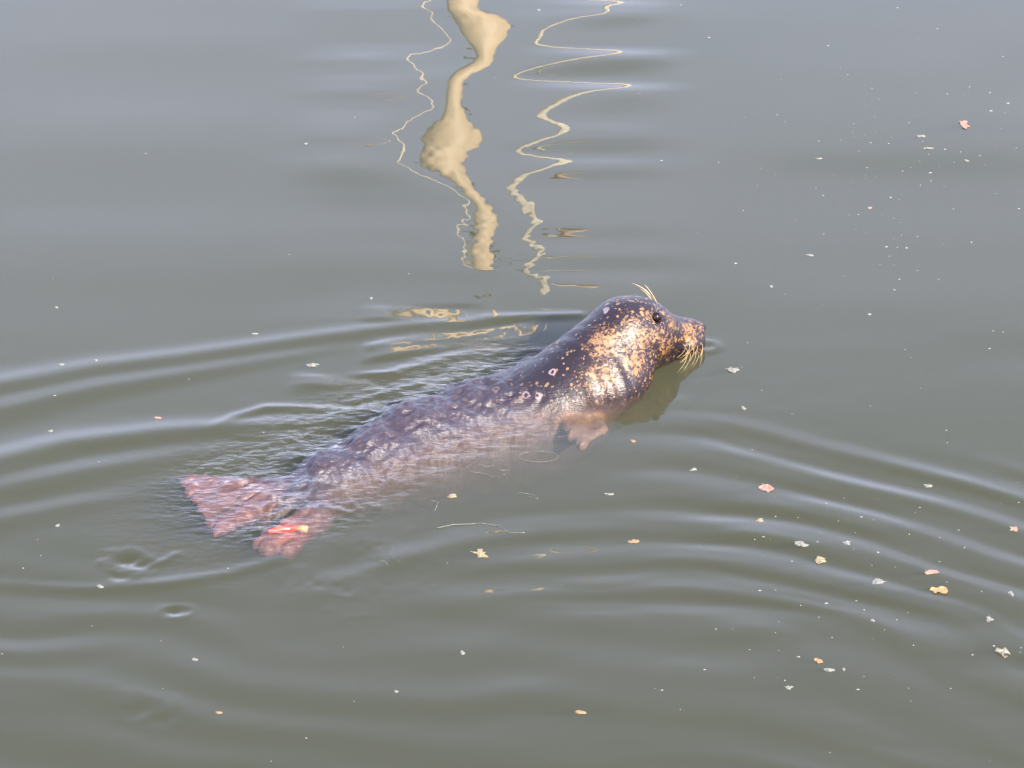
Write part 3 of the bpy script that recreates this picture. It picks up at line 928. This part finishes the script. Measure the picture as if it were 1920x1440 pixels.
# ------------------------------------------------------------------ the mast whose mirror image wobbles in the water
def elev_h(v):                       # height on the mast's plane mirrored at pixel row v
    x, y = unproj(900, v)
    return float((MAST_Y - y) * CAM[2] / (y - CAM[1]))
MTOP = elev_h(532)
GY, GX = np.gradient(Z, YS, XS)
def mirrored(u, v, r=9):
    """point on the mast's plane that the rippled water mirrors at a pixel"""
    x, y = unproj(u, v)
    m_ = (np.abs(U - u) < r) & (np.abs(VV - v) < r)
    n_ = np.array([-GX[m_].mean(), -GY[m_].mean(), 1.0]); n_ /= np.linalg.norm(n_)
    d = np.array([float(x), float(y), 0]) - CAM
    r_ = d - 2 * (d @ n_) * n_
    t = (MAST_Y - float(y)) / r_[1]
    return float(x) + r_[0] * t, r_[2] * t
woodm = simple_mat('painted_cream_wood', (0.95, 0.74, 0.50), 0.5, 0.15, 3.0, rgb2=(0.92, 0.70, 0.46))
ropem = simple_mat('pale_rope', (0.92, 0.84, 0.70), 0.8, 0.3, 20)
pinkm = simple_mat('faded_pink_plastic', (0.92, 0.60, 0.46), 0.5, 0.3, 6)
darkm = simple_mat('dark_iron', (0.06, 0.05, 0.045), 0.6)
mast = empty('mast', (MAST_X, MAST_Y, 0)); mloc = np.array([MAST_X, MAST_Y, 0])
tag(mast, 'tall pale wooden mast with two stays beyond the frame, seen mirrored in the water', 'mast')
rr = MAST_R
hs = np.linspace(-3.5, MTOP, 24)
tv, tf = tube([mloc + (0, 0, h) for h in hs], rr, 24)
mesh_obj('pole', tv, tf, woodm, mast, True, mloc)
tv, tf = tube([mloc + (0, 0, MTOP - 0.02), mloc + (0, 0, MTOP + 0.05)], [rr * 1.05, rr * 0.7], 24)
mesh_obj('cap', tv, tf, darkm, mast, False, mloc)
z0 = 0.0
def stay(xt, xl, zt, rad, name='stay'):
    p0 = np.array([xt, MAST_Y, zt]); s = (xl - xt) / (elev_h(0) - MTOP)
    p1 = np.array([xt + s * (0.0 - zt) * 1.0, MAST_Y, 0.0]) if False else np.array([xt + s * (z0 - zt), MAST_Y, z0])
    tv, tf = tube([p0, p1], rad, 8)
    return mesh_obj(name, tv, tf, ropem, mast, True, mloc)
R1 = rr * 0.15
stay(LEFT_TOP, LEFT_LOW, MTOP, R1 * 0.7)
stay(RIGHT_TOP, RIGHT_LOW, MTOP + 0.2, R1 * 2.4)
# arm carrying the right stay, with a pinkish lamp at its end
lx_, za = tgt(1090), elev_h(506)
tv, tf = tube([np.array([RIGHT_TOP, MAST_Y, za]), np.array([lx_, MAST_Y, za])], rr * 0.42, 8)
mesh_obj('arm', tv, tf, ropem, mast, True, mloc)
ev, ef = uv_ellipsoid(np.array([lx_, MAST_Y, za]), (rr * 1.3, rr * 0.6, rr * 0.6), np.eye(3))
mesh_obj('lamp', ev, ef, pinkm, mast, True, mloc)
tv, tf = tube([np.array([RIGHT_TOP, MAST_Y, za]), np.array([MAST_X, MAST_Y, za - 0.1])], rr * 0.07, 8)
mesh_obj('spreader', tv, tf, darkm, mast, True, mloc)
fx_, zb = mirrored(716, 180)[0], mirrored(716, 180)[1] - 0.04
xl = LEFT_TOP + (LEFT_LOW - LEFT_TOP) * (MTOP - zb) / (MTOP - elev_h(0))
tv, tf = tube([np.array([xl, MAST_Y, zb]), np.array([fx_, MAST_Y, zb])], rr * 0.12, 8)
mesh_obj('bracket', tv, tf, ropem, mast, True, mloc)
ev, ef = uv_ellipsoid(np.array([fx_, MAST_Y, zb]), (rr * 0.8, rr * 0.5, rr * 0.55), np.eye(3))
mesh_obj('float', ev, ef, pinkm, mast, True, mloc)
# cleats down the mast
for k, v in enumerate((60, 95, 215, 268, 312, 400, 470)):
    zc = elev_h(v)
    sgn = -1 if k % 2 else 1
    tv, tf = tube([np.array([MAST_X + sgn * rr * 0.9, MAST_Y, zc]), np.array([MAST_X + sgn * rr * 1.5, MAST_Y, zc + 0.02])], rr * 0.12, 6)
    mesh_obj('cleat', tv, tf, darkm, mast, False, mloc)

# ------------------------------------------------------------------ harbour bed
bm_ = simple_mat('silty_bed', (0.10, 0.095, 0.06), 0.9, 0.3, 1.5)
o = mesh_obj('harbour_bed', [(-80, -80, -4.05), (80, -80, -4.05), (80, 80, -4.05), (-80, 80, -4.05)], [(0, 1, 2, 3)], bm_)
tag(o, 'silty harbour bed under the water', None, None, 'structure')

# ------------------------------------------------------------------ flotsam
def zwater(x, y):
    j = int(np.clip(np.searchsorted(YS, y), 1, len(YS) - 1)); i = int(np.clip(np.searchsorted(XS, x), 1, len(XS) - 1))
    return float(Z[j, i])
mats = {
    'white': simple_mat('pale_foam_and_reflections', (0.18, 0.18, 0.16), 0.6, 0.6, 300),
    'cream': simple_mat('cream_leaf', (0.23, 0.19, 0.11), 0.6, 0.55, 200, bump=0.3),
    'tan': simple_mat('tan_leaf', (0.24, 0.15, 0.08), 0.6, 0.45, 200, bump=0.3),
    'pink': simple_mat('pinkish_leaf', (0.24, 0.10, 0.075), 0.6, 0.5, 200, rgb2=(0.20, 0.16, 0.13)),
    'gold': simple_mat('golden_leaf', (0.24, 0.16, 0.05), 0.6, 0.3, 160, rgb2=(0.26, 0.12, 0.08)),
    'grey': simple_mat('grey_scrap', (0.24, 0.23, 0.18), 0.7, 0.5, 200, rgb2=(0.04, 0.03, 0.02)),
}
def leaf_mesh(w, d, seed, jag=0.35, curl=0.25, nseg=14):
    """thin crumpled flake with thickness"""
    r = random.Random(seed)
    ph = [r.random() * 6.28 for _ in range(4)]
    vt, f = [], []
    rings = 3
    for sgn in (1, -1):
        vt.append((0, 0, 0.0012 + sgn * 0.0006))
        for k in range(1, rings + 1):
            for i in range(nseg):
                a = 2 * math.pi * i / nseg
                rad = 1 + jag * (0.6 * math.sin(2 * a + ph[0]) + 0.4 * math.sin(3 * a + ph[1]) + 0.35 * math.sin(5 * a + ph[2])) + r.uniform(-.5, .5) * jag * (k == rings)
                rad = max(rad, 0.2) * k / rings
                cz = curl * min(w, d) * ((k / rings) ** 2) * (math.sin(2 * a + ph[3])) * 0.5 + math.sin(7 * a + ph[1] + k) * 0.05 * min(w, d)
                th = 0.0006 * (1 - 0.7 * k / rings)
                vt.append((math.cos(a) * rad * w / 2, math.sin(a) * rad * d / 2, 0.45 * abs(cz) + 0.0006 + sgn * th))
    off = 1 + rings * nseg
    for s in (0, 1):
        b0 = s * off
        for i in range(nseg):
            i2 = (i + 1) % nseg
            t = (b0, b0 + 1 + i, b0 + 1 + i2)
            f.append(t if s == 0 else t[::-1])
            for k in range(rings - 1):
                q = (b0 + 1 + k * nseg + i, b0 + 1 + (k + 1) * nseg + i, b0 + 1 + (k + 1) * nseg + i2, b0 + 1 + k * nseg + i2)
                f.append(q if s == 0 else q[::-1])
    for i in range(nseg):
        i2 = (i + 1) % nseg
        e = 1 + (rings - 1) * nseg
        f.append((e + i, off + e + i, off + e + i2, e + i2))
    # remove noise difference between the two faces: lower face copies the upper outline
    up = vt[:off]; dn = [(p[0], p[1], p[2] - 0.0011) for p in up]
    return up + dn, f

def flotsam(name, u, v, wpx, hpx, mat, rot, label, cat, group=None, jag=0.35, curl=0.25, bits=1):
    x, y = unproj(u, v)
    x, y = float(x), float(y)
    W_, D_ = 0.68 * wpx / 1000.0, 0.58 * hpx / 1000.0 / SP
    seed = int(u * 7 + v)
    vt, f = leaf_mesh(W_, D_, seed, jag, curl)
    r = random.Random(seed)
    for b in range(bits - 1):
        v2, f2 = leaf_mesh(W_ * r.uniform(.25, .5), D_ * r.uniform(.25, .5), seed + b + 1, 0.5, 0.3, 9)
        a = r.uniform(0, 6.28)
        ox, oy = math.cos(a) * W_ * .42, math.sin(a) * D_ * .42
        n0 = len(vt)
        vt = list(vt) + [(p[0] + ox, p[1] + oy, p[2] + 0.001) for p in v2]
        f = list(f) + [tuple(i + n0 for i in q) for q in f2]
    o = mesh_obj(name, vt, f, mats[mat], None, False)
    o.location = (x, y, zwater(x, y)); o.rotation_euler = (0, 0, rot)
    tag(o, label, cat, group)
    return o

ITEMS = [
 ('dead_leaf', 1807, 235, 28, 26, 'pink', 0.2, 'crumpled brown and white leaf floating near the top right corner', 'leaf', .35, .5, 3),
 ('foam_fleck', 1727, 257, 20, 9, 'white', 0.4, 'white foam fleck just above the white twig at upper right', 'foam', .5, .3, 2),
 ('twig', 1741, 279, 26, 5, 'white', 0.05, 'short white twig below a foam fleck at upper right', 'twig', .3, .2, 2),
 ('foam_fleck', 1812, 302, 13, 7, 'white', 0, 'small white foam fleck below the crumpled brown leaf at upper right', 'foam', .3, .3, 1),
 ('foam_fleck', 1857, 209, 13, 4, 'white', 0, 'thin white foam fleck upper right of the crumpled brown leaf', 'foam', .3, .3, 1),
 ('foam_fleck', 1889, 195, 13, 5, 'white', 0.4, 'tilted white foam fleck nearest the top right corner', 'foam', .3, .3, 1),
 ('foam_fleck', 1535, 298, 18, 4, 'white', 0, 'thin white foam streak left of the white twig at upper right', 'foam', .3, .2, 2),
 ('feather', 1519, 479, 22, 7, 'white', 0.1, 'bright white downy feather floating far right of the rope reflection', 'feather', .35, .4, 1),
 ('twig', 1631, 389, 15, 5, 'pink', 0.5, 'small pink stick floating at mid right', 'twig', .2, .2, 1),
 ('foam_fleck', 1446, 538, 11, 6, 'white', 0, 'small white foam fleck right of and above the head of the seal', 'foam', .3, .3, 1),
 ('foam_fleck', 1630, 590, 10, 5, 'white', 0, 'tiny white fleck in line with the brow of the seal at the right', 'foam', .3, .3, 1),
 ('dead_leaf', 1436, 915, 27, 26, 'pink', 0.7, 'crumpled pink-brown leaf, the topmost leaf on the right ripples', 'leaf', .35, .5, 3),
 ('leaf_scrap', 1425, 973, 17, 9, 'cream', 0, 'small cream leaf scrap straight below the pink-brown leaf', 'leaf', .35, .3, 2),
 ('dead_leaf', 1538, 1048, 30, 15, 'cream', 0, 'cream pointed star-shaped leaf on the right ripples', 'leaf', .45, .3, 1),
 ('foam_patch', 1502, 1021, 32, 12, 'white', 0.1, 'broken whitish foam patch upper left of the cream star-shaped leaf', 'foam', .5, .2, 4),
 ('foam_patch', 1588, 1018, 22, 7, 'white', 0, 'flat pale foam patch upper right of the cream star-shaped leaf', 'foam', .5, .2, 2),
 ('leaf_scrap', 1746, 1073, 34, 10, 'pink', 0.15, 'long pinkish leaf scrap just above the golden leaf at lower right', 'leaf', .35, .4, 2),
 ('dead_leaf', 1762, 1106, 34, 19, 'gold', 0, 'golden curled leaf, the largest of the leaves at lower right', 'leaf', .35, .5, 3),
 ('foam_patch', 1645, 1089, 28, 10, 'white', 0, 'wispy white foam patch left of the golden curled leaf', 'foam', .6, .2, 4),
 ('leaf_scrap', 1880, 1224, 26, 20, 'grey', 0.6, 'grey ragged scrap with a twig near the lower right edge', 'leaf', .5, .6, 3),
 ('leaf_scrap', 1902, 993, 22, 10, 'pink', 0, 'pale pink leaf scrap at the right edge', 'leaf', .35, .4, 2),
 ('foam_fleck', 1394, 766, 13, 9, 'white', 0, 'small white fleck lower right of the chin of the seal', 'foam', .4, .4, 2),
 ('foam_patch', 1375, 694, 32, 12, 'white', 0, 'thin foam patch right of the throat of the seal', 'foam', .6, .15, 5),
 ('leaf_scrap', 1534, 1240, 18, 12, 'tan', 0, 'tan leaf scrap in the lower right, above a pale fleck', 'leaf', .4, .5, 1),
 ('foam_fleck', 1554, 1257, 20, 8, 'white', 0, 'pale foam fleck just below the tan leaf scrap in the lower right', 'foam', .5, .2, 3),
 ('foam_fleck', 1582, 1256, 8, 6, 'white', 0, 'round white dot right of the tan leaf scrap in the lower right', 'foam', .2, .2, 1),
 ('foam_fleck', 1740, 910, 18, 8, 'white', 0, 'whitish foam fleck in the middle of the right ripples, nearest the right edge', 'foam', .5, .3, 2),
 ('foam_fleck', 1855, 1161, 16, 11, 'white', 0, 'greyish white fleck right of the golden curled leaf', 'foam', .5, .3, 2),
 ('foam_fleck', 1896, 1113, 13, 9, 'white', 0, 'white fleck at the right edge level with the golden leaf', 'foam', .5, .3, 2),
 ('leaf_scrap', 900, 1038, 36, 15, 'cream', 0, 'cream four-pointed leaf scrap floating below the middle of the seal', 'leaf', .7, .25, 1),
 ('leaf_scrap', 848, 931, 24, 9, 'cream', 0, 'pale leaf scrap floating right under the belly of the seal', 'leaf', .4, .3, 1),
 ('leaf_scrap', 1188, 1014, 24, 9, 'tan', 0, 'small tan leaf scrap below and right of the fore flipper', 'leaf', .4, .3, 2),
 ('leaf_scrap', 1187, 828, 13, 7, 'tan', 0, 'tiny tan scrap just right of the fore flipper', 'leaf', .3, .3, 1),
 ('leaf_scrap', 1088, 1336, 30, 6, 'tan', -0.1, 'flat tan leaf scrap alone near the bottom edge', 'leaf', .3, .2, 1),
 ('foam_fleck', 1143, 927, 20, 6, 'white', 0, 'thin white fleck above the small tan scrap at lower middle', 'foam', .4, .2, 2),
 ('foam_patch', 1300, 880, 18, 5, 'white', 0, 'faint foam streak between the fore flipper and the pink-brown leaf', 'foam', .5, .2, 2),
 ('foam_fleck', 365, 1237, 14, 6, 'white', 0, 'white fleck at the lower left below the swirls', 'foam', .3, .3, 1),
 ('foam_fleck', 743, 1298, 9, 6, 'white', 0, 'bright white dot near the bottom, left of the middle', 'foam', .3, .3, 1),
 ('foam_fleck', 867, 1225, 13, 7, 'white', 0, 'pale fleck low down, below the four-pointed leaf scrap', 'foam', .4, .4, 2),
 ('foam_fleck', 188, 1101, 15, 8, 'white', 0, 'white foam fleck on the swirl behind the tail', 'foam', .4, .3, 2),
 ('foam_fleck', 108, 986, 11, 7, 'white', 0, 'white fleck left of the tail flippers', 'foam', .3, .3, 1),
 ('leaf_scrap', 296, 784, 20, 5, 'pink', 0, 'small pinkish scrap floating above the left wake', 'leaf', .3, .2, 1),
 ('foam_fleck', 95, 809, 12, 6, 'white', 0, 'white fleck on the left wake near the edge', 'foam', .3, .3, 1),
 ('foam_patch', 585, 685, 34, 8, 'white', 0, 'white foam streak between the wake and the back of the seal', 'foam', .5, .2, 3),
 ('foam_fleck', 106, 577, 10, 6, 'white', 0, 'white dot at the left, above the wake', 'foam', .3, .3, 1),
 ('foam_fleck', 115, 685, 16, 5, 'white', 0.2, 'small white sliver riding the upper wake at the left', 'foam', .3, .3, 1),
 ('foam_fleck', 180, 678, 9, 6, 'white', 0, 'white dot on the upper wake, right of a white sliver', 'foam', .3, .3, 1),
 ('foam_fleck', 477, 626, 18, 4, 'white', -0.1, 'thin white sliver just above the upper wake', 'foam', .3, .3, 1),
 ('foam_fleck', 573, 271, 11, 6, 'white', 0, 'white fleck left of the mirrored stay in the upper left', 'foam', .3, .3, 1),
 ('foam_fleck', 1010, 19, 10, 6, 'white', 0, 'white fleck at the top between mast and rope reflections', 'foam', .3, .3, 1),
 ('foam_fleck', 696, 559, 9, 6, 'white', 0, 'white dot above the start of the wake behind the seal', 'foam', .3, .3, 1),
 ('foam_fleck', 1329, 71, 9, 6, 'white', 0, 'white dot near the top, right of the rope reflection', 'foam', .3, .3, 1),
 ('leaf_scrap', 411, 1337, 18, 4, 'tan', 0, 'tan sliver near the bottom left', 'leaf', .3, .2, 1),
 ('foam_fleck', 1478, 1290, 18, 7, 'white', 0, 'pale fleck near the bottom, left of the tan leaf scrap', 'foam', .4, .3, 2),
 ('foam_fleck', 1636, 1164, 9, 5, 'white', 0, 'white dot below the wispy foam patch at lower right', 'foam', .3, .3, 1),
]
for (nm, u, v, w, h, mt, rot, lab, cat, jag, curl, bits) in ITEMS:
    grp = {'leaf': 'leaf scraps floating on the water', 'foam': 'foam flecks on the water', 'twig': 'twigs on the water'}.get(cat)
    flotsam(nm, u, v, w, h, mt, rot, lab, cat, grp, jag, curl, bits)

# looped reflections of the stays, modelled as thin pale strands on the water
def reflection_line(pts, label, closed=False, rad=0.00032):
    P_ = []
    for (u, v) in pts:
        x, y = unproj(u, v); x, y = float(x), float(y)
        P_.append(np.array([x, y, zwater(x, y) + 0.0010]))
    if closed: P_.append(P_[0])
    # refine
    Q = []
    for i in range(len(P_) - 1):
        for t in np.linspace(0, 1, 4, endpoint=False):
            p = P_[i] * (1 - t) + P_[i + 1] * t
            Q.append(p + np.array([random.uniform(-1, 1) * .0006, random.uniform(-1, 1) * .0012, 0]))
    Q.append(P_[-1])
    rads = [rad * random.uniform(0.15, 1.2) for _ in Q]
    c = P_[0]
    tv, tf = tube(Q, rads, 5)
    o = mesh_obj('reflection_line', tv, tf, mats['white'], None, True, c)
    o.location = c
    tag(o, label, 'foam', 'modelled stay reflections on the water')
reflection_line([(1010 + 37 * math.cos(a), 858 + 10 * math.sin(a)) for a in np.linspace(0, 2 * math.pi, 17)[:-1]], 'thin oval ring modelling a stay reflection below the fore flipper', True)
reflection_line([(903, 853), (900, 865), (884, 872), (873, 879), (884, 886), (905, 889), (918, 893), (927, 896)], 'jagged strand modelling a stay reflection under the belly of the seal')
reflection_line([(898, 872), (912, 878), (925, 875), (940, 884), (956, 882), (952, 889), (943, 892)], 'ragged strand modelling a stay reflection right of the jagged one under the belly')
reflection_line([(738, 1026), (734, 1040), (738, 1052), (750, 1057)], 'short upright squiggle modelling a stay reflection below the hind body')
reflection_line([(712, 1052), (722, 1055), (727, 1062)], 'smallest hooked squiggle modelling a stay reflection left of the upright one', False, .00045)
reflection_line([(818, 990), (850, 983), (900, 981), (935, 986), (955, 1000), (984, 1000)], 'long thin arc modelling a stay reflection above the four-pointed leaf scrap', False, .00045)
reflection_line([(972, 924), (990, 927), (1008, 931), (1008, 937), (990, 931)], 'thin pale loop modelling a stay reflection right of the ragged strands', False, .0004)
reflection_line([(808, 939), (822, 942), (815, 958)], 'tiny hooked strand modelling a stay reflection left of the pale leaf scrap', False, .0006)

# countless specks of scum
sv, sf = [], []
def speck(u, v, r):
    x, y = unproj(u, v); x, y = float(x), float(y)
    z = zwater(x, y)
    n0 = len(sv)
    k = 6
    st = random.uniform(0.8, 2.2)
    sv.append((x, y, z + r * 0.5))
    for i in range(k):
        a = 2 * math.pi * i / k
        q = r * random.uniform(0.6, 1.3)
        sv.append((x + math.cos(a) * q * st, y + math.sin(a) * q, z - 0.0005))
    for i in range(k):
        sf.append((n0, n0 + 1 + i, n0 + 1 + (i + 1) % k))
for _ in range(360):
    r0 = random.random()
    if r0 < 0.45: u, v = random.gauss(1680, 190), random.gauss(330, 150)
    elif r0 < 0.75: u, v = random.gauss(1620, 200), random.gauss(1090, 170)
    else: u, v = random.uniform(0, 1920), random.uniform(0, 1440)
    if not (-50 < u < 1970 and -30 < v < 1480): continue
    if 520 < u < 1340 and 540 < v < 1010: continue
    speck(u, v, random.choice([0.0006, 0.0007, 0.0008, 0.001, 0.0012, 0.0019]))
o = mesh_obj('floating_specks', sv, sf, mats['white'], None, False)
tag(o, 'tiny pale specks of scum scattered over the water', None, None, 'stuff')
